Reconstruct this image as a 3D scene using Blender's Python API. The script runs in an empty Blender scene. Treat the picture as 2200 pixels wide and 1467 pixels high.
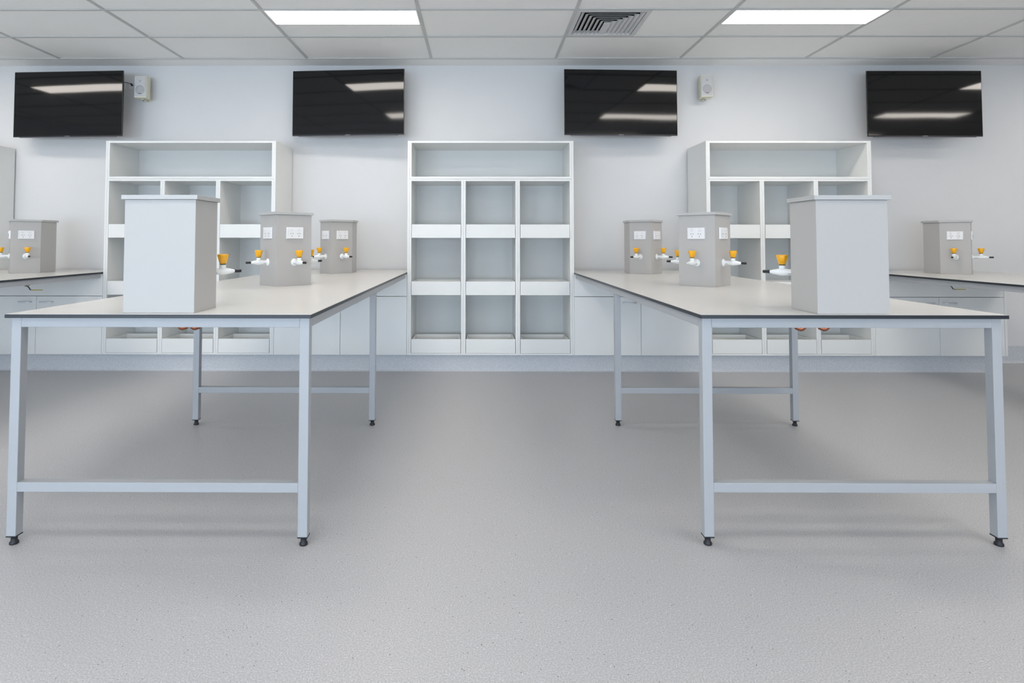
import bpy, bmesh, math, random
from mathutils import Vector, Matrix
random.seed(7)
SC = bpy.context.scene
COL = SC.collection
PI = math.pi

# ------------------------------------------------------------------ camera
F, TH, PX, PY, YAW, ROLL, CAMH = 1271.17, 0.0349, 1021.11, 472.17, -0.0054, -0.0009, 1.1899
def cam_setup():
    c, s = math.cos(YAW), math.sin(YAW)
    R1 = Vector((c, -s, 0)); Yd = Vector((s, c, 0)); Zd = Vector((0, 0, 1))
    ct, st = math.cos(TH), math.sin(TH)
    fwd = Yd*ct + Zd*st
    U1 = Zd*ct - Yd*st
    cr, sr = math.cos(ROLL), math.sin(ROLL)
    right = R1*cr - U1*sr
    up = R1*sr + U1*cr
    cd = bpy.data.cameras.new('camera'); cam = bpy.data.objects.new('camera', cd); COL.objects.link(cam)
    m = Matrix((right, up, -fwd)).transposed().to_4x4(); m.translation = (0, 0, CAMH)
    cam.matrix_world = m
    cd.sensor_fit = 'HORIZONTAL'; cd.sensor_width = 36.0
    cd.lens = F*36.0/2200.0
    cd.shift_x = (1100-PX)/2200.0
    cd.shift_y = (PY-733.5)/2200.0
    cd.clip_start = .05; cd.clip_end = 100
    SC.camera = cam
cam_setup()

# ------------------------------------------------------------------ exposure, world, daylight
vs = SC.view_settings
vs.view_transform = 'Standard'; vs.look = 'None'; vs.gamma = 1.0; vs.use_curve_mapping = False
vs.exposure = 0.06
W = bpy.data.worlds.new('world'); SC.world = W; W.use_nodes = True
bg = W.node_tree.nodes['Background']; bg.inputs[0].default_value = (.62, .78, 1, 1); bg.inputs[1].default_value = 1.0

LED = 14.0            # ceiling light panels
DAY = 215.0           # lamp strength behind the added, unseen windows
WINX = [(-6.2, -3.2), (-2.4, 0.6), (1.4, 4.4)]
WZ0, WZ1 = .10, 1.90
FRONTY = -4.2
for k, (a, b) in enumerate(WINX):  # area lamps outside the unseen windows, added to supply bluish daylight
    ld = bpy.data.lights.new('daylight', 'AREA'); ld.shape = 'RECTANGLE'; ld.size = b-a; ld.size_y = WZ1-WZ0
    ld.energy = DAY*(.85, .80, .40)[k]; ld.color = (.67, .825, 1.0)
    lo = bpy.data.objects.new('daylight', ld); COL.objects.link(lo)
    lo.location = ((a+b)/2, FRONTY-.35, (WZ0+WZ1)/2); lo.rotation_euler = (PI/2, 0, 0)

# ------------------------------------------------------------------ materials
def mat(name, col, rough=.5, metal=0.0, spec=.5, emit=None, bump=None):
    m = bpy.data.materials.new(name); m.use_nodes = True
    nt = m.node_tree; b = nt.nodes['Principled BSDF']
    b.inputs['Base Color'].default_value = (*col, 1); b.inputs['Roughness'].default_value = rough
    b.inputs['Metallic'].default_value = metal; b.inputs['Specular IOR Level'].default_value = spec
    if emit:
        b.inputs['Emission Color'].default_value = (*emit[0], 1); b.inputs['Emission Strength'].default_value = emit[1]
    # every surface gets a faint procedural variation of its colour
    tc = nt.nodes.new('ShaderNodeTexCoord'); nz = nt.nodes.new('ShaderNodeTexNoise')
    nz.inputs['Scale'].default_value = 6; nz.inputs['Detail'].default_value = 3
    nt.links.new(tc.outputs['Object'], nz.inputs['Vector'])
    mx = nt.nodes.new('ShaderNodeMix'); mx.data_type = 'RGBA'
    mx.inputs[6].default_value = (*[c*.985 for c in col], 1); mx.inputs[7].default_value = (*[min(1, c*1.015) for c in col], 1)
    nt.links.new(nz.outputs['Fac'], mx.inputs[0]); nt.links.new(mx.outputs[2], b.inputs['Base Color'])
    if bump:
        n2 = nt.nodes.new('ShaderNodeTexNoise'); n2.inputs['Scale'].default_value = bump[0]; n2.inputs['Detail'].default_value = bump[2] if len(bump) > 2 else 3
        nt.links.new(tc.outputs['Object'], n2.inputs['Vector'])
        bp = nt.nodes.new('ShaderNodeBump'); bp.inputs['Strength'].default_value = bump[1]; bp.inputs['Distance'].default_value = .01
        nt.links.new(n2.outputs['Fac'], bp.inputs['Height']); nt.links.new(bp.outputs[0], b.inputs['Normal'])
    return m

def vinyl(name, base, rough=.38):
    m = bpy.data.materials.new(name); m.use_nodes = True
    nt = m.node_tree; N = nt.nodes; L = nt.links; b = N['Principled BSDF']
    b.inputs['Roughness'].default_value = rough; b.inputs['Specular IOR Level'].default_value = .45
    g = N.new('ShaderNodeNewGeometry')
    def ramp(src, stops):
        r = N.new('ShaderNodeValToRGB'); cr = r.color_ramp
        cr.elements[0].position, cr.elements[0].color = stops[0][0], (*stops[0][1], 1)
        cr.elements[1].position, cr.elements[1].color = stops[-1][0], (*stops[-1][1], 1)
        for p, c in stops[1:-1]:
            e = cr.elements.new(p); e.color = (*c, 1)
        L.new(src, r.inputs[0]); return r.outputs[0]
    n1 = N.new('ShaderNodeTexNoise'); n1.inputs['Scale'].default_value = 210; n1.inputs['Detail'].default_value = 3
    L.new(g.outputs['Position'], n1.inputs['Vector'])
    c1 = ramp(n1.outputs['Fac'], [(.33, tuple(x*.80 for x in base)), (.5, base), (.68, tuple(min(1, x*1.22) for x in base))])
    def chips(scale, thr, col, prev, sz, seed):
        v = N.new('ShaderNodeTexVoronoi'); v.inputs['Scale'].default_value = scale; v.inputs['Randomness'].default_value = 1
        mp = N.new('ShaderNodeMapping'); mp.inputs['Location'].default_value = (seed, seed*.7, seed*1.3); mp.inputs['Rotation'].default_value = (.3, .2, seed)
        mp.inputs['Scale'].default_value = (1, .6, 1)
        L.new(g.outputs['Position'], mp.inputs[0]); L.new(mp.outputs[0], v.inputs['Vector'])
        sp = N.new('ShaderNodeSeparateColor'); L.new(v.outputs['Color'], sp.inputs[0])
        a = N.new('ShaderNodeMath'); a.operation = 'GREATER_THAN'; a.inputs[1].default_value = thr; L.new(sp.outputs[0], a.inputs[0])
        d = N.new('ShaderNodeMath'); d.operation = 'LESS_THAN'; d.inputs[1].default_value = sz; L.new(v.outputs['Distance'], d.inputs[0])
        k = N.new('ShaderNodeMath'); k.operation = 'MULTIPLY'; L.new(a.outputs[0], k.inputs[0]); L.new(d.outputs[0], k.inputs[1])
        mx = N.new('ShaderNodeMix'); mx.data_type = 'RGBA'; L.new(k.outputs[0], mx.inputs[0]); L.new(prev, mx.inputs[6]); mx.inputs[7].default_value = (*col, 1)
        return mx.outputs[2]
    c2 = chips(120, .93, (.11, .11, .12), c1, .17, 2.1)
    c3 = chips(150, .90, tuple(min(1, x*1.38) for x in base), c2, .22, 5.3)
    c4 = chips(60, .975, (.09, .085, .09), c3, .10, 8.7)
    L.new(c4, b.inputs['Base Color'])
    return m

M = {}
M['wall'] = mat('wall_paint', (.72, .72, .72), .55, spec=.35, bump=(180, .04))
M['ceil'] = mat('ceiling_tile', (.90, .90, .885), .85, spec=.2, bump=(120, .12))
M['grid'] = mat('ceiling_grid_paint', (.55, .56, .55), .5, spec=.3)
M['board'] = mat('plasterboard_margin', (.88, .88, .87), .7, spec=.2)
M['floor'] = vinyl('speckled_vinyl', (.468, .466, .474))
M['kick'] = vinyl('speckled_vinyl_coving_lit', (.60, .62, .65), .45)  # same vinyl as the floor; window light put into its paler, bluer colour
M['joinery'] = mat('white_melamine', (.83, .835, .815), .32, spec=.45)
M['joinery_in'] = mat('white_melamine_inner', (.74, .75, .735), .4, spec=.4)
M['steel'] = mat('grey_powder_coat', (.41, .425, .445), .36, spec=.4, bump=(400, .02))
M['top'] = mat('pale_grey_laminate', (.68, .67, .645), .24, spec=.45)
M['core'] = mat('black_laminate_core', (.022, .026, .033), .35, spec=.45)
M['pod'] = mat('pod_grey_laminate', (.485, .475, .462), .4, spec=.4)
M['podlid'] = mat('pod_lid_laminate', (.50, .50, .49), .4, spec=.4)
M['wplast'] = mat('white_plastic', (.86, .86, .87), .25, spec=.5)
M['slot'] = mat('dark_slot', (.10, .10, .11), .6)
M['rocker'] = mat('switch_rocker', (.76, .76, .78), .35)
M['tap'] = mat('white_enamel', (.86, .88, .88), .18, spec=.6)
M['knob'] = mat('amber_knob', (.95, .45, .004), .25, spec=.6)
M['knobband'] = mat('olive_band', (.10, .09, .02), .5)
M['black'] = mat('black_rubber', (.012, .013, .018), .45)
M['screen'] = mat('glossy_black_screen', (.003, .003, .0035), .06, spec=.45, bump=(1.6, .35, 0))
M['bezel'] = mat('black_bezel', (.012, .012, .013), .3)
M['trimgrey'] = mat('tinted_grey_trim', (.13, .13, .16), .3)
M['silver'] = mat('silver_badge', (.6, .6, .62), .3, metal=.6)
M['metal'] = mat('satin_steel', (.66, .67, .69), .35, metal=.15)
M['cream'] = mat('cream_plastic', (.72, .70, .57), .4)
M['grille'] = mat('light_grey_grille', (.60, .60, .60), .6, bump=(900, .3))
M['grille2'] = mat('grey_cone_grille', (.47, .47, .48), .7, bump=(900, .3))
M['copper'] = mat('copper', (.36, .13, .07), .32, metal=.85)
M['brass'] = mat('brass', (.55, .42, .18), .35, metal=.8)
M['yellow'] = mat('yellow_lever_sleeve', (.62, .45, .03), .4)
M['dark'] = mat('dark_duct', (.01, .01, .01), .9)
M['louvre'] = mat('white_louvre_paint', (.66, .66, .67), .5)
M['led'] = mat('led_diffuser', (.9, .9, .9), .5, emit=((1.0, .93, .855), LED))
M['ledframe'] = mat('light_frame_white', (.78, .78, .78), .4)
def glass():
    m = bpy.data.materials.new('window_glass'); m.use_nodes = True; nt = m.node_tree
    for n in list(nt.nodes): nt.nodes.remove(n)
    o = nt.nodes.new('ShaderNodeOutputMaterial'); mx = nt.nodes.new('ShaderNodeMixShader'); mx.inputs[0].default_value = .07
    t = nt.nodes.new('ShaderNodeBsdfTransparent'); g = nt.nodes.new('ShaderNodeBsdfGlossy'); g.inputs['Roughness'].default_value = .02
    nt.links.new(t.outputs[0], mx.inputs[1]); nt.links.new(g.outputs[0], mx.inputs[2]); nt.links.new(mx.outputs[0], o.inputs[0])
    return m
M['glass'] = glass()

# ------------------------------------------------------------------ mesh helpers
def bx(bm, x0, x1, y0, y1, z0, z1, mi=0, top=None):
    v = [bm.verts.new(p) for p in ((x0,y0,z0),(x1,y0,z0),(x1,y1,z0),(x0,y1,z0),(x0,y0,z1),(x1,y0,z1),(x1,y1,z1),(x0,y1,z1))]
    for i, f in enumerate(((0,3,2,1),(4,5,6,7),(0,1,5,4),(1,2,6,5),(2,3,7,6),(3,0,4,7))):
        fc = bm.faces.new([v[j] for j in f]); fc.material_index = mi if not (top is not None and i < 2) else top
    return v
def prism(bm, pts, z0, z1, mi=0, top=None):
    a = [bm.verts.new((x, y, z0)) for x, y in pts]; b = [bm.verts.new((x, y, z1)) for x, y in pts]
    n = len(pts)
    f = bm.faces.new(a[::-1]); g = bm.faces.new(b)
    f.material_index = g.material_index = mi if top is None else top
    for i in range(n):
        q = bm.faces.new((a[i], a[(i+1) % n], b[(i+1) % n], b[i])); q.material_index = mi
def frame_of(d):
    d = Vector(d).normalized(); u = Vector((0, 0, 1)) if abs(d.z) < .9 else Vector((1, 0, 0))
    a = d.cross(u).normalized(); return d, a, d.cross(a).normalized()
def lathe(bm, o, d, prof, seg=24, mi=0, lobes=0, amp=0.0, smooth=True):
    """prof: list of (radius, distance along d[, material])"""
    d, a, b = frame_of(d); o = Vector(o); rings = []
    for p in prof:
        r, h = p[0], p[1]
        if r < 1e-6: rings.append([bm.verts.new(o+d*h)])
        else:
            rings.append([bm.verts.new(o+d*h+(a*math.cos(t)+b*math.sin(t))*r*(1+amp*math.cos(lobes*t)*(p[3] if len(p) > 3 else 1)))
                          for t in (2*PI*i/seg for i in range(seg))])
    for k in range(len(rings)-1):
        A, B = rings[k], rings[k+1]; m = prof[k][2] if len(prof[k]) > 2 and prof[k][2] is not None else mi
        for i in range(seg):
            j = (i+1) % seg
            if len(A) == 1: f = bm.faces.new((A[0], B[j], B[i]))
            elif len(B) == 1: f = bm.faces.new((A[i], A[j], B[0]))
            else: f = bm.faces.new((A[i], A[j], B[j], B[i]))
            f.material_index = m; f.smooth = smooth
    for R_ in (rings[0], rings[-1]):
        if len(R_) > 1:
            f = bm.faces.new(R_ if R_ is rings[0] else R_[::-1]); f.material_index = mi
def tube(bm, pts, r, seg=12, mi=0):
    pts = [Vector(p) for p in pts]; rings = []
    up = None
    for i, p in enumerate(pts):
        d = (pts[min(i+1, len(pts)-1)]-pts[max(i-1, 0)]).normalized()
        if up is None:
            up = Vector((0, 0, 1)) if abs(d.z) < .9 else Vector((1, 0, 0))
        a = d.cross(up).normalized(); b = a.cross(d).normalized(); up = b
        rings.append([bm.verts.new(p+(a*math.cos(t)+b*math.sin(t))*r) for t in (2*PI*k/seg for k in range(seg))])
    for A, B in zip(rings, rings[1:]):
        for i in range(seg):
            f = bm.faces.new((A[i], A[(i+1) % seg], B[(i+1) % seg], B[i])); f.smooth = True; f.material_index = mi
    bm.faces.new(rings[0][::-1]).material_index = mi; bm.faces.new(rings[-1]).material_index = mi
def obj(name, bm, mats, parent=None, bevel=0, seg=2, loc=None):
    bmesh.ops.recalc_face_normals(bm, faces=bm.faces)
    me = bpy.data.meshes.new(name); bm.to_mesh(me); bm.free()
    if not isinstance(mats, (list, tuple)): mats = [mats]
    for m in mats: me.materials.append(M[m])
    o = bpy.data.objects.new(name, me); COL.objects.link(o)
    if parent: o.parent = parent
    if loc: o.location = loc
    if bevel:
        b = o.modifiers.new('bevel', 'BEVEL'); b.width = bevel; b.segments = seg; b.limit_method = 'ANGLE'; b.angle_limit = math.radians(40)
        b.harden_normals = True
        for f in me.polygons: f.use_smooth = True
    return o
def one(name, dims, mats, parent=None, bevel=0):
    bm = bmesh.new(); bx(bm, *dims); return obj(name, bm, mats, parent, bevel)
def thing(name, label, cat, loc=(0,0,0), rz=0, group=None):
    o = bpy.data.objects.new(name, None); COL.objects.link(o); o.empty_display_size = .1
    o.location = loc; o.rotation_euler = (0, 0, rz); o['label'] = label; o['category'] = cat
    if group: o['group'] = group
    return o
def struct(o): o['kind'] = 'structure'; return o
def kids(o): return list(o.children)
def copy_tree(o, parent=None):
    c = o.copy(); COL.objects.link(c)
    if parent is not None: c.parent = parent
    for ch in kids(o): copy_tree(ch, c)
    return c
def dup(o, loc, label, rz=None, group=None):
    c = copy_tree(o); c.location = loc; c['label'] = label
    if rz is not None: c.rotation_euler = (0, 0, rz)
    if group: c['group'] = group
    return c

# ------------------------------------------------------------------ room shell
YW = 5.88; ZC = 2.942; ZT = 2.950; YC = 5.6415; XL, XR = -6.7, 9.6; ZTOP = 3.25
CX0 = -2.858
struct(one('floor', (XL-.15, XR+.15, FRONTY-.15, YW+.15, -.1, 0), 'floor'))
struct(one('wall_back', (XL-.15, XR+.15, YW, YW+.15, 0, ZTOP), 'wall'))
struct(one('wall_left', (XL-.15, XL, FRONTY, YW, 0, ZTOP), 'wall'))
struct(one('wall_right', (XR, XR+.15, FRONTY, YW, 0, ZTOP), 'wall'))
bm = bmesh.new()
y0, y1 = FRONTY-.15, FRONTY
bx(bm, XL-.15, XR+.15, y0, y1, 0, WZ0); bx(bm, XL-.15, XR+.15, y0, y1, WZ1, ZTOP)
xs = [XL-.15] + [v for w in WINX for v in w] + [XR+.15]
for a, b in zip(xs[0::2], xs[1::2]): bx(bm, a, b, y0, y1, WZ0, WZ1)
struct(obj('wall_front', bm, 'wall'))
for k, (a, b) in enumerate(WINX):  # unseen windows behind the camera, invented to let the daylight in
    bm = bmesh.new(); t = .05
    bx(bm, a, b, y0+.03, y1-.05, WZ0, WZ0+t); bx(bm, a, b, y0+.03, y1-.05, WZ1-t, WZ1)
    for x in (a, a+(b-a)/3-t/2, a+2*(b-a)/3-t/2, b-t): bx(bm, x, x+t, y0+.03, y1-.05, WZ0+t, WZ1-t)
    w = struct(obj('window_%d' % (k+1), bm, 'ledframe'))
    one('pane', (a+.02, b-.02, y0+.06, y0+.066, WZ0+.02, WZ1-.02), 'glass', w)

# ceiling slab with the hole the air diffuser sits in
DX0, DX1, DY0, DY1 = .742, 1.342, 4.4415, 5.0415
bm = bmesh.new()
bx(bm, XL, XR, FRONTY, DY0+.02, ZT, ZTOP); bx(bm, XL, XR, DY1-.02, YW, ZT, ZTOP)
bx(bm, XL, DX0+.02, DY0+.02, DY1-.02, ZT, ZTOP); bx(bm, DX1-.02, XR, DY0+.02, DY1-.02, ZT, ZTOP)
struct(obj('ceiling', bm, 'ceil'))
# exposed grid: bars hung just below the tiles
bm = bmesh.new(); hw = .012
nx = [CX0+1.2*k for k in range(-3, 11)]
nx = [x for x in nx if XL+.1 < x < XR-.1]
for x in nx: bx(bm, x-hw, x+hw, FRONTY, YC-.001, ZC, ZT)
ys = [YC-.6*k for k in range(1, 17)]
ys = [y for y in ys if y > FRONTY+.1]
edges = [XL]+nx+[XR]
for y in ys:
    for a, b in zip(edges, edges[1:]):
        bx(bm, a+(hw if a != XL else 0), b-(hw if b != XR else 0), y-hw, y+hw, ZC, ZT)
struct(obj('trim_1', bm, 'grid', bevel=.0015))
bm = bmesh.new()
bx(bm, XL, XR, YC, YC+.022, ZC-.002, ZT)
struct(obj('trim_2', bm, 'grid', bevel=.001))
struct(one('trim_3', (XL, XR, YC+.0225, YW, ZC+.001, ZT), 'board'))

# coved vinyl kick under the cabinets and up the back wall
def cove(name, x0, x1, yf, h, mats='kick'):
    """vertical face at y = yf, facing -Y, with a small concave cove at the floor"""
    bm = bmesh.new(); r = .022
    prof = [(yf, h), (yf, r)] + [(yf-r+r*math.cos(t), r-r*math.sin(t)) for t in (PI/2*i/6 for i in range(1, 7))] + [(yf-r, .0005), (yf+.02, .0005), (yf+.02, h)]
    A = [bm.verts.new((x0, p[0], p[1])) for p in prof]; B = [bm.verts.new((x1, p[0], p[1])) for p in prof]
    n = len(prof)
    for i in range(n): bm.faces.new((A[i], A[(i+1) % n], B[(i+1) % n], B[i])).smooth = False
    bm.faces.new(A[::-1]); bm.faces.new(B)
    return struct(obj(name, bm, mats))
cove('baseboard_cabinets', XL+.03, 4.70, 5.442, .155)
cove('baseboard_back', 4.80, XR, 5.858, .16)
struct(one('baseboard_cabinet_return', (4.70, 4.72, 5.442, 5.859, .0, .155), 'kick'))

# ------------------------------------------------------------------ ceiling lights and air diffuser
def led_panel(x0, yc):
    t = thing('ceiling_light', '', 'ceiling light', (x0+.6, yc, ZC-.001), group='recessed ceiling light panels')
    bm = bmesh.new(); w, d = .588, .15
    for a in ((-w, w, -d, -d+.010), (-w, w, d-.010, d), (-w, -w+.010, -d+.010, d-.010), (w-.010, w, -d+.010, d-.010)):
        bx(bm, *a, -.001, .0085)
    obj('frame', bm, 'ledframe', t)
    one('diffuser', (-w+.0105, w-.0105, -d+.0105, d-.0105, .001, .0085), 'led', t)
    return t
first = led_panel(CX0+1.2, 4.4415+.15+.003)
first['label'] = 'bright rectangular ceiling light left of the air vent'
c = dup(first, (CX0+4.8+.6, first.location.y, first.location.z), 'bright rectangular ceiling light right of the air vent')
for r, back in enumerate((0, 1.5, 3.3, 4.8, 6.6)):
    for k in (-2, 1, 4, 7):
        if r == 0 and k in (1, 4): continue
        dup(first, (CX0+1.2*k+.6, first.location.y-back, first.location.z), 'recessed ceiling light panel overhead, seen only as a streak in the black screens')

def air_diffuser():
    t = thing('air_diffuser', 'square white air vent with nested angled louvres in the ceiling between the two lights', 'air vent', ((DX0+DX1)/2, (DY0+DY1)/2, ZC))
    S, I = .287, .252
    bm = bmesh.new()
    for a in ((-S, S, -S, -I), (-S, S, I, S), (-S, -I, -I, I), (I, S, -I, I)): bx(bm, *a, 0, .012)
    obj('frame', bm, 'louvre', t, bevel=.002)
    bm = bmesh.new()
    for a in ((-.278, .278, -.278, -.272), (-.278, .278, .272, .278), (-.278, -.272, -.272, .272), (.272, .278, -.272, .272)): bx(bm, *a, .013, .10)
    bx(bm, -.278, .278, -.278, .278, .10, .104)
    obj('plenum', bm, 'dark', t)
    # six nested three-sided louvres, open towards the wall
    def louvre(r, k):
        bm = bmesh.new(); dz = .019; dr = .027; th = .0022
        yb = I-.006
        # outline at bottom (outer) and at top (inner); U shape open at +Y
        ri = r-dr
        pts = []
        for (rr, z) in ((r, .001), (ri, dz)):
            pts.append([(-rr, yb, z), (-rr, -rr, z), (rr, -rr, z), (rr, yb, z)])
        for off in (0,):
            A = [bm.verts.new(p) for p in pts[0]]; B = [bm.verts.new(p) for p in pts[1]]
            A2 = [bm.verts.new((p[0]*(1-th/r), p[1]-(0 if abs(p[1]-yb) < 1e-6 else -th), p[2]-th*.2)) for p in pts[0]]
            B2 = [bm.verts.new((p[0]*(1-th/ri), p[1]-(0 if abs(p[1]-yb) < 1e-6 else -th), p[2]-th*.2)) for p in pts[1]]
            for i in range(3):
                bm.faces.new((A[i], A[i+1], B[i+1], B[i])); bm.faces.new((A2[i], B2[i], B2[i+1], A2[i+1]))
                bm.faces.new((A[i], A2[i], A2[i+1], A[i+1])); bm.faces.new((B[i], B[i+1], B2[i+1], B2[i]))
            for i in (0, 3): bm.faces.new((A[i], B[i], B2[i], A2[i]))
        obj('louvre', bm, 'louvre', t)
    for k in range(6): louvre(I-.006-.0365*k, k)
    bm = bmesh.new(); bx(bm, -.030, .030, -.030, I-.006, .002, .006); obj('centre_plate', bm, 'louvre', t, bevel=.001)
    bm = bmesh.new()
    v = [bm.verts.new(p) for p in ((-I+.002, I-.0005, .001), (I-.002, I-.0005, .001), (I-.002, I-.026, .030), (-I+.002, I-.026, .030), (-I+.002, I-.0005, .032), (I-.002, I-.0005, .032))]
    bm.faces.new((v[0], v[1], v[2], v[3])); bm.faces.new((v[3], v[2], v[5], v[4])); bm.faces.new((v[0], v[4], v[5], v[1])); bm.faces.new((v[0], v[3], v[4])); bm.faces.new((v[1], v[5], v[2]))
    obj('blanking_strip', bm, 'louvre', t)
air_diffuser()

# ------------------------------------------------------------------ shelving units
YS = 5.387; Z0 = .1555; HT = 1.946
def shelf_unit(x0, x1, label):
    w = (x1-x0); h = w/2
    t = thing('shelving_unit', label, 'shelving unit', ((x0+x1)/2, YS, Z0), group='white pigeonhole shelving units on the back wall')
    p = .018; D = .478
    one('side_panel', (-h, -h+p-.0006, 0, D, 0, HT), 'joinery', t, .001)
    one('side_panel', (h-p+.0006, h, 0, D, 0, HT), 'joinery', t, .001)
    # upper box
    bm = bmesh.new(); i0, i1 = -h+p, h-p
    za, zb = 1.597, HT
    bx(bm, i0, i1, .001, D-.012, zb-.0189, zb-.0003); bx(bm, i0, i1, .001, D-.012, za, za+.0203)
    bx(bm, i0, i0+p, .001, D-.012, za+.0203, zb-.0189); bx(bm, i1-p, i1, .001, D-.012, za+.0203, zb-.0189)
    obj('upper_box', bm, 'joinery', t, .0008)
    # lower case
    bm = bmesh.new(); zt = 1.5955
    bx(bm, i0, i1, .001, D-.012, zt-.019, zt); bx(bm, i0, i1, .001, D-.012, 0, .0145)
    bx(bm, i0, i0+p, .001, D-.012, .0145, zt-.019); bx(bm, i1-p, i1, .001, D-.012, .0145, zt-.019)
    obj('lower_case', bm, 'joinery', t, .0008)
    inner = (i1-i0-2*p); cw = (inner-2*.0405)/3
    c0 = i0+p
    cols = []
    for k in range(3):
        a = c0+k*(cw+.0405); cols.append((a, a+cw))
        if k < 2:
            bm = bmesh.new(); bx(bm, a+cw, a+cw+.0198, .0015, D-.013, .0145, zt-.019); bx(bm, a+cw+.0205, a+cw+.0405, .0015, D-.013, .0145, zt-.019)
            obj('divider', bm, 'joinery', t, .0008)
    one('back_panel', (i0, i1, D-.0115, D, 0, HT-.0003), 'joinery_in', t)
    for a, b in cols:
        for (z0_, z1_) in ((1.0575, 1.1807), (.5388, .6627), (.0160, .1421)):
            bm = bmesh.new(); yb = .30; s = .012; g = .010
            xa, xb = a+g, b-g
            bx(bm, xa, xa+s, .0165, yb, z0_+.012, z1_-.001); bx(bm, xb-s, xb, .0165, yb, z0_+.012, z1_-.001)
            bx(bm, xa+s, xb-s, yb-s, yb, z0_+.012, z1_-.001); bx(bm, xa+s, xb-s, .0165, yb-s, z0_+.012, z0_+.024)
            d = obj('drawer', bm, 'joinery', t, .0008)
            one('drawer_front', (a+.0035, b-.0035, -.001, .016, z0_, z1_), 'joinery', d, .001)
    return t
sc = shelf_unit(-.648, .868, 'white shelving unit with nine pull-out trays, fully in view between the two nearer benches')
sl = shelf_unit(-3.420, -1.857, 'white shelving unit behind the left bench, under the gap between the two left screens')
sr = shelf_unit(2.075, 3.578, 'white shelving unit behind the right bench, right of the third screen')
sf = dup(sl, (-4.632-.7815, YS, Z0), 'tall white unit cut off at the left edge, only its side panel seen')

# ------------------------------------------------------------------ base cabinets
def handle(bm, cx, z, w=.128):
    # bow handle: flat arched bar standing off the door
    n = 12; hw_ = w/2
    pts = []
    for i in range(n+1):
        s = -1+2*i/n
        pts.append((cx+s*hw_, -.026*(1-abs(s)**4)-.001))
    for (za, zb) in ((z-.007, z+.007),):
        lo, hi = [], []
        for x, y in pts:
            lo.append((bm.verts.new((x, y, za)), bm.verts.new((x, y-.005, za)))); hi.append((bm.verts.new((x, y, zb)), bm.verts.new((x, y-.005, zb))))
        for i in range(n):
            bm.faces.new((lo[i][0], lo[i+1][0], hi[i+1][0], hi[i][0])); bm.faces.new((lo[i][1], hi[i][1], hi[i+1][1], lo[i+1][1]))
            bm.faces.new((lo[i][0], lo[i][1], lo[i+1][1], lo[i+1][0])); bm.faces.new((hi[i][0], hi[i+1][0], hi[i+1][1], hi[i][1]))
        for i in (0, n): bm.faces.new((lo[i][0], hi[i][0], hi[i][1], lo[i][1]))
def cabinet(x0, x1, label, end_panel=False):
    t = thing('base_cabinet', label, 'cabinet', ((x0+x1)/2, YS, Z0), group='white two-door base cabinets under the benches')
    h = (x1-x0)/2; H = .727; D = .490
    bm = bmesh.new(); e = h
    if end_panel: e = h-.023
    bx(bm, -h+.001, -h+.017, .020, D, 0, H); bx(bm, e-.017, e-.001, .020, D, 0, H)
    bx(bm, -h+.017, e-.017, .020, D, 0, .016); bx(bm, -h+.017, e-.017, .020, D, H-.016, H); bx(bm, -h+.017, e-.017, D-.012, D, .016, H-.016)
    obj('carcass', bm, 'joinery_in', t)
    one('fascia', (-h+.0015, e-.0015, 0, .018, .5285, H), 'joinery', t, .001)
    m = (-h+e)/2
    for a, b, hx in ((-h+.0015, m-.0015, m-.102), (m+.0015, e-.0015, m+.094)):
        d = one('door', (a, b, 0, .018, 0, .5245), 'joinery', t, .001)
        bm = bmesh.new(); handle(bm, hx, .472); obj('handle', bm, 'metal', d, .001)
    if end_panel: one('end_panel', (h-.022, h, -.001, D, -.0005, H), 'joinery', t, .001)
    return t
cl = cabinet(-1.8565, -.6485, 'white two-door cabinet under the left bench, left of the middle shelving unit')
cr_ = dup(cl, ((.8685+2.0745)/2, YS, Z0), 'white two-door cabinet under the right bench, right of the middle shelving unit')
clo = dup(cl, (-4.025, YS, Z0), 'white two-door cabinet under the far left bench, left edge of the photo')
cro = cabinet(3.5785, 4.765, 'white two-door cabinet under the far right bench, with an end panel beside bare wall', True)

# ------------------------------------------------------------------ benches
def bench(x0, y0, label, group='long laboratory benches with black-edged tops'):
    W_ = 1.2; L_ = 3.545
    t = thing('lab_bench', label, 'bench', (x0+W_/2, y0, 0), group=group)
    h = W_/2
    bm = bmesh.new()
    bx(bm, -h, h, 0, L_, .8853, .9001, 1, 0)
    obj('tabletop', bm, ['top', 'core'], t, .0008)
    bm = bmesh.new(); bx(bm, -h+.0012, h-.0012, .0012, L_-.0012, .9002, .9006); obj('top_sheet', bm, 'top', t)
    o_ = .012; s = .038; zt, zb = .8850, .847
    yb = 3.858-2.315
    fx0, fx1 = -h+o_, h-o_
    one('front_beam', (fx0+s, fx1-s, .022, .022+s, zb, zt), 'steel', t, .0018)
    one('side_beam', (fx0, fx0+s, .022+s, 3.065, zb, zt), 'steel', t, .0018)
    one('side_beam', (fx1-s, fx1, .022+s, 3.065, zb, zt), 'steel', t, .0018)
    one('cross_beam', (fx0+s, fx1-s, yb-s/2, yb+s/2, zb, zt), 'steel', t, .0018)
    for y in (.022, yb-s/2):
        for x in (fx0, fx1-s):
            l = one('leg', (x, x+s, y, y+s, .036, zt if y < .1 else zb-.0002), 'steel', t, .0018)
            bm = bmesh.new(); bx(bm, x-.0005, x+s+.0005, y-.0005, y+s+.0005, .0325, .0358)
            lathe(bm, (x+s/2, y+s/2, 0), (0, 0, 1), [(.0155, 0), (.0165, .003), (.0155, .009), (.0115, .013), (.0115, .0325)], 20)
            obj('adjustable_foot', bm, 'black', l)
        one('lower_rail', (fx0+s, fx1-s, y, y+s, .207, .244), 'steel', t, .0018)
    return t
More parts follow.
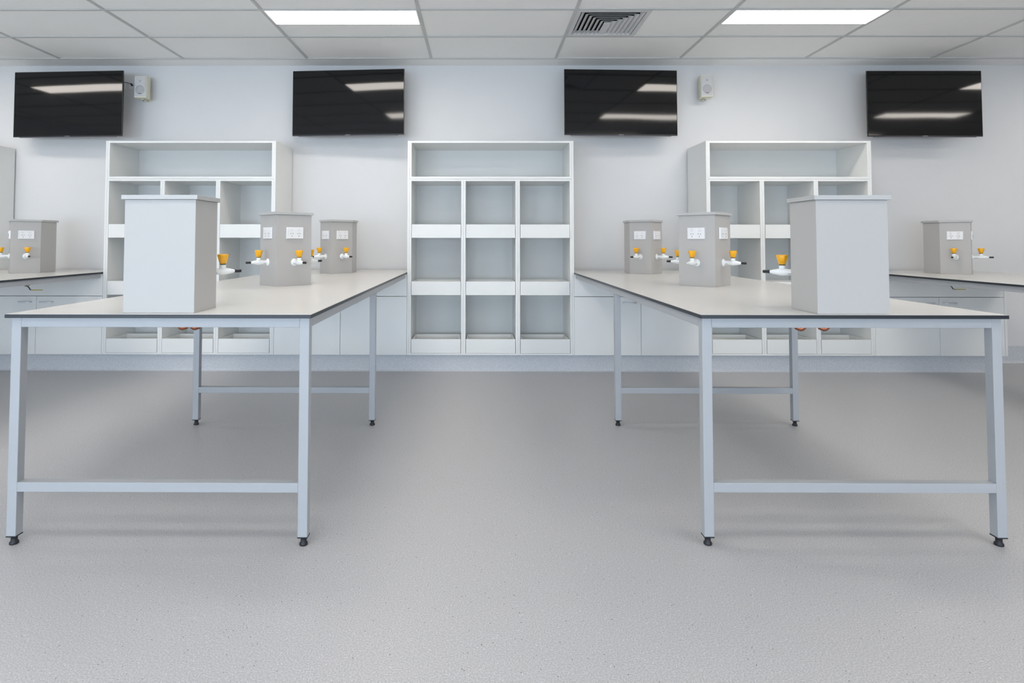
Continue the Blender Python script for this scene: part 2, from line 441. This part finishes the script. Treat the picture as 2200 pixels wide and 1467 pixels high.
bl = bench(-1.8530, 2.315, 'long black-edged bench left of centre, all four legs in view, carrying three pods')
br = dup(bl, (.8700+.6, 2.330, 0), 'long black-edged bench right of centre, all four legs in view, carrying three pods')
br.scale = (1, .9957, 1)      # this bench stops a little shorter of the wall
blo = dup(bl, (-4.026, 2.315, 0), 'bench cut off by the left edge of the photo, behind the nearer left bench')
bro = dup(bl, (3.586+.6, 2.315, 0), 'bench cut off by the right edge of the photo, behind the nearer right bench')

# ------------------------------------------------------------------ service pods with taps and sockets
HW = .142
BACK = [(0, 0), (HW, .158), (HW, .352), (-HW, .352), (-HW, .158)]         # apex towards the camera
FRONT = [(-HW, 0), (HW, 0), (HW, .196), (0, .354), (-HW, .196)]            # flat blank face towards the camera
SQ = [(0, 0), (.168, .172), (0, .344), (-.168, .172)]
def offset_poly(pts, d):
    n = len(pts); out = []
    for i in range(n):
        p0, p1, p2 = Vector(pts[i-1]), Vector(pts[i]), Vector(pts[(i+1) % n])
        e1 = (p1-p0).normalized(); e2 = (p2-p1).normalized()
        n1 = Vector((e1.y, -e1.x)); n2 = Vector((e2.y, -e2.x)); b = (n1+n2).normalized()
        out.append(tuple(p1+b*(d/max(.3, b.dot(n1)))))
    return out
def L3(c, n, up, u, v, o):
    return c+n*o+u*v[0]+up*v[1]
def add_box_local(bm, c, u, n, x0, x1, z0, z1, o0, o1, mi=0, taper=0):
    up = Vector((0, 0, 1)); V = []
    for (o, t_) in ((o0, 0), (o1, taper)):
        for (x, z) in ((x0+t_, z0+t_), (x1-t_, z0+t_), (x1-t_, z1-t_), (x0+t_, z1-t_)): V.append(bm.verts.new(c+u*x+up*z+n*o))
    for f in ((3,2,1,0),(4,5,6,7),(0,1,5,4),(1,2,6,5),(2,3,7,6),(3,0,4,7)): bm.faces.new([V[j] for j in f]).material_index = mi
def outlet(parent, cx, cy, n2, z=.336):
    n = Vector((n2[0], n2[1], 0)).normalized(); u = Vector((-n.y, n.x, 0)); c = Vector((cx, cy, z))
    bm = bmesh.new(); add_box_local(bm, c, u, n, -.058, .058, -.0375, .0375, .0004, .0105, 0, .0025)
    p = obj('power_outlet', bm, 'wplast', parent, .0012)
    bm = bmesh.new()
    for sx in (-.0245, .0245):
        for (dx, dz, ang) in ((-.0075, -.004, -.5), (.0075, -.004, .5), (0, -.020, 0)):
            c_, s_ = math.cos(ang), math.sin(ang); hw_, hh = .0014, .0045
            q = [(-hw_, -hh), (hw_, -hh), (hw_, hh), (-hw_, hh)]
            A = [bm.verts.new(c+u*(sx+dx+a*c_-b*s_)+Vector((0, 0, dz+a*s_+b*c_))+n*.0104) for a, b in q]
            B = [bm.verts.new(v.co+n*.0006) for v in A]
            bm.faces.new(B)
            for i in range(4): bm.faces.new((A[i], A[(i+1) % 4], B[(i+1) % 4], B[i]))
    for k in range(4):
        add_box_local(bm, c, u, n, -.0515, -.0500, .020-.013*k, .024-.013*k, .0104, .0110)
    obj('socket_slots', bm, 'slot', p)
    bm = bmesh.new()
    for sx in (-.026, .026): add_box_local(bm, c, u, n, sx-.009, sx+.009, .013, .027, .0103, .0125, 0, .0015)
    obj('rocker_switch', bm, 'rocker', p)
def tap(parent, cx, cy, n2, z=.149, sleeve=True, droop=0):
    n = Vector((n2[0], n2[1], 0)).normalized(); c = Vector((cx, cy, z)); K = .062
    bm = bmesh.new()
    lathe(bm, c, n, [(.0245, .0003), (.0245, .004), (.0215, .0075), (.0150, .009), (.0138, .014), (.0138, .040), (.0152, .050), (.0165, .060), (.0158, .070),
                     (.0125, .088), (.0080, .110), (.0070, .1135), (0, .1137)], 28)
    lathe(bm, c+n*K, (0, 0, 1), [(.0138, 0), (.0134, .028), (.0122, .030), (0, .0301)], 24)
    t = obj('gas_tap', bm, 'tap', parent)
    bm = bmesh.new()
    lathe(bm, c+n*K, (0, 0, 1), [(0, .0302, 1, 0), (.0130, .0303, 1, 0), (.0130, .0345, 1, 0), (.0138, .0346, 0, .4), (.0190, .056, 0, 1), (.0232, .0725, 0, 1), (.0228, .0755, 0, 1), (.0190, .0775, 0, 1), (.010, .0765, 0, .5), (0, .0762)], 48, lobes=6, amp=.055)
    obj('knob', bm, ['knob', 'knobband'], t)
    bm = bmesh.new()
    if sleeve:
        lathe(bm, c+n*.1135, n, [(.0074, 0), (.0076, .006), (.0070, .0075), (.0073, .013), (.0069, .0145), (.0072, .024), (.0064, .030), (.0030, .0302), (0, .0285)], 20)
        obj('nozzle_sleeve', bm, 'black', t)
    else:
        lathe(bm, c+n*.1135, n, [(.0062, 0), (.0048, .008), (.0042, .021), (.0020, .0212, 1), (0, .0208, 1)], 18)
        obj('nozzle', bm, ['tap', 'slot'], t)
    # small engraved marking under the body
    u = Vector((-n.y, n.x, 0)); bm = bmesh.new()
    for sgn in (-1, 1):
        for k in range(3):
            a = c+n*(.021+.0055*k)+u*(sgn*.0118)+Vector((0, 0, -.0066))
            d = (u*sgn*.83+Vector((0, 0, -.56))).normalized()
            V = [bm.verts.new(a+n*x+Vector((0, 0, 1)).lerp(u*sgn, .4).normalized()*zz+d*o) for o in (-.0008, .0006) for x, zz in ((-.002, -.0015), (.002, -.0015), (.002, .0015), (-.002, .0015))]
            for f in ((3,2,1,0),(4,5,6,7),(0,1,5,4),(1,2,6,5),(2,3,7,6),(3,0,4,7)): bm.faces.new([V[j] for j in f])
    obj('marking', bm, 'slot', t)
def pod(x, y, poly, faces, label, bare=()):
    t = thing('service_pod', label, 'service pod', (x, y, .9007), group='grey service pods with gas taps on the benches')
    bm = bmesh.new(); prism(bm, poly, 0, .4515)
    obj('body', bm, 'pod', t, .0012)
    # fine corner joints between the side panels
    bm = bmesh.new(); prism(bm, offset_poly(poly, .010), .452, .4695); obj('lid', bm, 'podlid', t, .0012)
    for i in faces:
        a, b = Vector(poly[i]), Vector(poly[(i+1) % len(poly)]); m = (a+b)/2; e = (b-a).normalized(); n = (e.y, -e.x)
        outlet(t, m.x, m.y, n)
        tap(t, m.x, m.y, n, sleeve=(i not in bare))
    return t
# polygons run anticlockwise seen from above; face i joins point i and i+1
YF, YM, YB = 2.352, 3.700, 5.088
pod(-1.270, YF, FRONT, (2,), 'large blank-faced grey pod at the front edge of the left bench')
pod(1.481, YF+.001, FRONT, (3,), 'large blank-faced grey pod at the front edge of the right bench')
pod(-1.262, YM, SQ, (0, 1, 3), 'grey pod in the middle of the left bench, corner forward, between two other pods')
pod(1.475, YM, SQ, (0, 2, 3), 'grey pod in the middle of the right bench, one of its taps without black sleeve', bare=(3,))
pod(-1.262, YB, BACK, (0, 4), 'grey pod at the wall end of the left bench, beside the middle shelving unit')
pod(1.480, YB, BACK, (0, 4), 'grey pod at the wall end of the right bench, beside the middle shelving unit')
pod(-4.035, YB, BACK, (0, 4), 'grey pod on the far left bench near the left edge of the photo')
pod(4.212, YB, BACK, (0, 4), 'grey pod on the far right bench near the right edge of the photo')

# copper pipe bends below the front pods
def copper(x, y, sgn, label):
    t = bmesh.new(); r = .0115
    pts = [(-sgn*.012, 0, .089), (-sgn*.012, 0, .040)]
    for i in range(1, 9):
        a = PI/2*i/8*.86
        pts.append((-sgn*.012+sgn*.020*(1-math.cos(a)), .006*(1-math.cos(a)), .040-.030*math.sin(a)))
    e = pts[-1]; pts.append((e[0]+sgn*.012, e[1]+.006, e[2]+.004)); pts.append((e[0]+sgn*.019, e[1]+.014, e[2]+.018)); pts.append((e[0]+sgn*.020, e[1]+.018, e[2]+.03)); pts.append((e[0]+sgn*.020, e[1]+.018, .089))
    tube(t, pts, r, 14)
    o = obj('copper_pipe', t, 'copper', loc=(x, y, .7955)); o['label'] = label; o['category'] = 'pipe'; o['group'] = 'copper pipe bends under the benches'
for x, s, l in ((-1.302, 1, 'copper pipe bend hanging under the left bench, the left one of its pair'),
                (-1.248, 1, 'copper pipe bend under the left bench, the right one, touching the rear leg in view'),
                (1.411, -1, 'copper pipe bend under the right bench, the left one, nearer the rear leg in view'),
                (1.513, -1, 'copper pipe bend hanging under the right bench, the right one of its pair')):
    copper(x, 2.60, s, l)

# gas isolation valves with yellow levers under the outer benches
def valve(x, y, z, label):
    t = thing('gas_valve', label, 'valve', (x, y, z), group='gas isolation valves under the outer benches')
    bm = bmesh.new(); tube(bm, [(-.052, .03, .056), (-.052, .03, .8850-z)], .0085, 12)
    obj('pipe', bm, 'copper', t)
    bm = bmesh.new(); lathe(bm, (-.052, .03, .034), (0, 0, 1), [(.009, 0), (.012, .003), (.012, .010), (.009, .014), (.009, .0225)], 12)
    lathe(bm, (-.052, .022, .036), (0, -1, 0), [(.005, 0), (.005, .020)], 12); obj('valve_body', bm, 'brass', t)
    bm = bmesh.new()
    def strip(pts, mi, w=.007, th=.004):
        for (xa, za), (xb, zb) in zip(pts, pts[1:]):
            V = [bm.verts.new(p) for p in ((xa, -w, za-th/2), (xb, -w, zb-th/2), (xb, w, zb-th/2), (xa, w, za-th/2), (xa, -w, za+th/2), (xb, -w, zb+th/2), (xb, w, zb+th/2), (xa, w, za+th/2))]
            for f in ((3,2,1,0),(4,5,6,7),(0,1,5,4),(1,2,6,5),(2,3,7,6),(3,0,4,7)): bm.faces.new([V[j] for j in f]).material_index = mi
    strip([(-.058, .034), (-.034, .0310), (-.022, .018), (-.012, .003), (0, 0)], 0)
    l = obj('lever', bm, 'slot', t, .0008)
    bm = bmesh.new(); strip([(.0005, 0), (.088, 0)], 0, .0085, .006); obj('lever_sleeve', bm, 'yellow', l, .0012)
valve(-3.7772, 5.0, .768, 'gas valve with yellow lever hanging under the far left bench')
valve(3.9932, 5.0, .784, 'gas valve with yellow lever hanging under the far right bench')

# ------------------------------------------------------------------ wall screens
def text_mesh(s, size, depth=.0008):
    cu = bpy.data.curves.new('lettering', 'FONT'); cu.body = s; cu.size = size; cu.extrude = depth; cu.align_x = 'CENTER'; cu.align_y = 'CENTER'; cu.space_character = 1.1
    o = bpy.data.objects.new('lettering', cu); COL.objects.link(o); bpy.context.view_layer.update()
    me = bpy.data.meshes.new_from_object(o.evaluated_get(bpy.context.evaluated_depsgraph_get())); bpy.data.objects.remove(o); bpy.data.curves.remove(cu)
    return me
BR = text_mesh('SAMSUNG', .013); BR.materials.append(M['silver'])
def screen(label):
    t = thing('wall_screen', label, 'television', group='black television screens on the back wall')
    w, h = .5475, .317
    bm = bmesh.new(); bx(bm, -w, w, 0, .012, -h, h); bx(bm, -w+.02, w-.02, .012, .045, -h+.03, h-.03)
    v = bx(bm, -.36, .36, .045, .070, -.22, .20)
    obj('housing', bm, 'bezel', t, .002)
    one('display', (-w+.006, w-.006, -.0018, -.0002, -h+.012, h-.005), 'screen', t)
    bm = bmesh.new(); bx(bm, -w+.06, w-.06, .001, .016, -h-.006, -h-.0002); obj('lower_trim', bm, 'trimgrey', t, .001)
    o = bpy.data.objects.new('logo', BR); COL.objects.link(o); o.parent = t; o.location = (0, -.0012, -h+.005); o.rotation_euler = (PI/2, 0, 0); o.scale = (.75, .55, 1)
    bm = bmesh.new()
    for sx in (-.14, .14): bx(bm, sx-.018, sx+.018, .071, .076, -.20, .20)
    bx(bm, -.06, .06, .076, .10, -.06, .06); bx(bm, -.025, .025, .10, .20, -.03, .03); bx(bm, -.10, .10, .20, .212, -.14, .14)
    obj('wall_bracket', bm, 'slot', t, .001)
    return t
def place_screen(o, x, z, rz):
    o.location = (x, 5.64, z); o.rotation_euler = (0, 0, rz)
s1 = screen('black wall screen furthest left, beside a small speaker and a pair of wall sockets')
place_screen(s1, -3.958, 2.5015, math.radians(-3.2))
s2 = copy_tree(s1); s2['label'] = 'second black wall screen from the left, between the left and middle shelving units'; place_screen(s2, -1.2555, 2.514, math.radians(-4.2))
s3 = copy_tree(s1); s3['label'] = 'third black wall screen from the left, with a wavy light streak in its lower half'; place_screen(s3, 1.3665, 2.514, math.radians(2.6))
s4 = copy_tree(s1); s4['label'] = 'black wall screen furthest right, beyond the right shelving unit'; place_screen(s4, 4.2665, 2.502, math.radians(0))

# ------------------------------------------------------------------ wall speakers, sockets, cable
def speaker(x, z, rz, label):
    t = thing('wall_speaker', label, 'speaker', (x, 5.72, z), rz, 'small cream wall speakers')
    w, h = .0610, .108
    bm = bmesh.new(); v = []
    # rounded front, tapered towards the wall
    pts = [(-w, .012), (-w+.006, 0), (w-.006, 0), (w, .012), (w, .075), (w*.7, .115), (-w*.7, .115), (-w, .075)]
    a = [bm.verts.new((p[0], p[1]-.004, -h)) for p in pts]; b = [bm.verts.new((p[0], p[1]+.004, h)) for p in pts]
    bm.faces.new(a[::-1]); bm.faces.new(b)
    for i in range(8): bm.faces.new((a[i], a[(i+1) % 8], b[(i+1) % 8], b[i]))
    c = obj('cabinet', bm, 'cream', t, .004, 3)
    def plate(bm, wx, hz, r, y0, y1, cz=0):
        P = []
        for (sx, sz, a0) in ((1, 1, 0), (-1, 1, PI/2), (-1, -1, PI), (1, -1, 1.5*PI)):
            for i in range(5): P.append((sx*(wx-r)+r*math.cos(a0+PI/2*i/4), cz+sz*(hz-r)+r*math.sin(a0+PI/2*i/4)))
        A = [bm.verts.new((p[0], y0, p[1])) for p in P]; B = [bm.verts.new((p[0], y1, p[1])) for p in P]
        bm.faces.new(A); bm.faces.new(B[::-1])
        for i in range(len(P)): bm.faces.new((A[i], A[(i+1) % len(P)], B[(i+1) % len(P)], B[i]))
    bm = bmesh.new(); plate(bm, .052, .097, .012, -.0065, .003); obj('grille', bm, 'grille', t, .001)
    bm = bmesh.new(); lathe(bm, (0, -.0064, -.030), (0, -1, 0), [(.043, 0), (.041, .002), (.020, .0032), (0, .0034)], 32)
    lathe(bm, (0, -.0064, .055), (0, -1, 0), [(.011, 0), (.0105, .0016), (.007, .0016), (.006, .0004), (0, .0006)], 24); obj('driver_covers', bm, 'grille2', t)
    one('badge', (-.015, .015, -.0105, -.0085, -.0745, -.0680), 'slot', t, .0008)
    bm = bmesh.new(); bx(bm, -.014, .014, .05, .150, -h-.011, -h-.006); bx(bm, -.028, .028, .150, .1595, -h-.011, -.02); bx(bm, -.008, .008, .05, .066, -h-.006, -h-.001)
    obj('wall_bracket', bm, 'cream', t, .0012)
    bm = bmesh.new(); lathe(bm, (0, .062, -h-.0115), (0, 0, -1), [(.006, 0), (.006, .006)], 12); obj('bracket_screw', bm, 'slot', t)
    return t
speaker(-3.309, 2.690, math.radians(4), 'small cream speaker right of the furthest left screen, beside wall sockets')
speaker(2.222, 2.696, math.radians(-3), 'small cream speaker on bare wall right of the third screen')
def socket(x, label):
    t = thing('wall_socket', label, 'wall socket', (x, YW-.0002, 2.743), group='white wall sockets beside the left screen')
    bm = bmesh.new(); add_box_local(bm, Vector((0, 0, 0)), Vector((1, 0, 0)), Vector((0, -1, 0)), -.040, .040, -.037, .037, 0, .010, 0, .0025); obj('plate', bm, 'wplast', t, .001)
    bm = bmesh.new(); add_box_local(bm, Vector((0, 0, 0)), Vector((1, 0, 0)), Vector((0, -1, 0)), -.018, .018, -.012, .014, .0099, .0125); obj('insert', bm, 'rocker', t, .001)
socket(-3.585, 'white wall socket half hidden behind the furthest left screen')
socket(-3.472, 'white wall socket with a black cable, between the furthest left screen and its speaker')
bm = bmesh.new()
tube(bm, [(-3.70, 5.80, 2.72), (-3.64, 5.845, 2.755), (-3.58, 5.845, 2.765), (-3.53, 5.845, 2.766), (-3.485, 5.845, 2.756), (-3.462, 5.85, 2.742)], .0035, 10)
lathe(bm, (-3.468, 5.8475, 2.742), (.55, .25, -.8), [(.006, -.016), (.009, -.008), (.009, .010), (.006, .012)], 14)
o = obj('cable', bm, 'black'); o['label'] = 'short black cable from behind the furthest left screen to a wall socket'; o['category'] = 'cable'
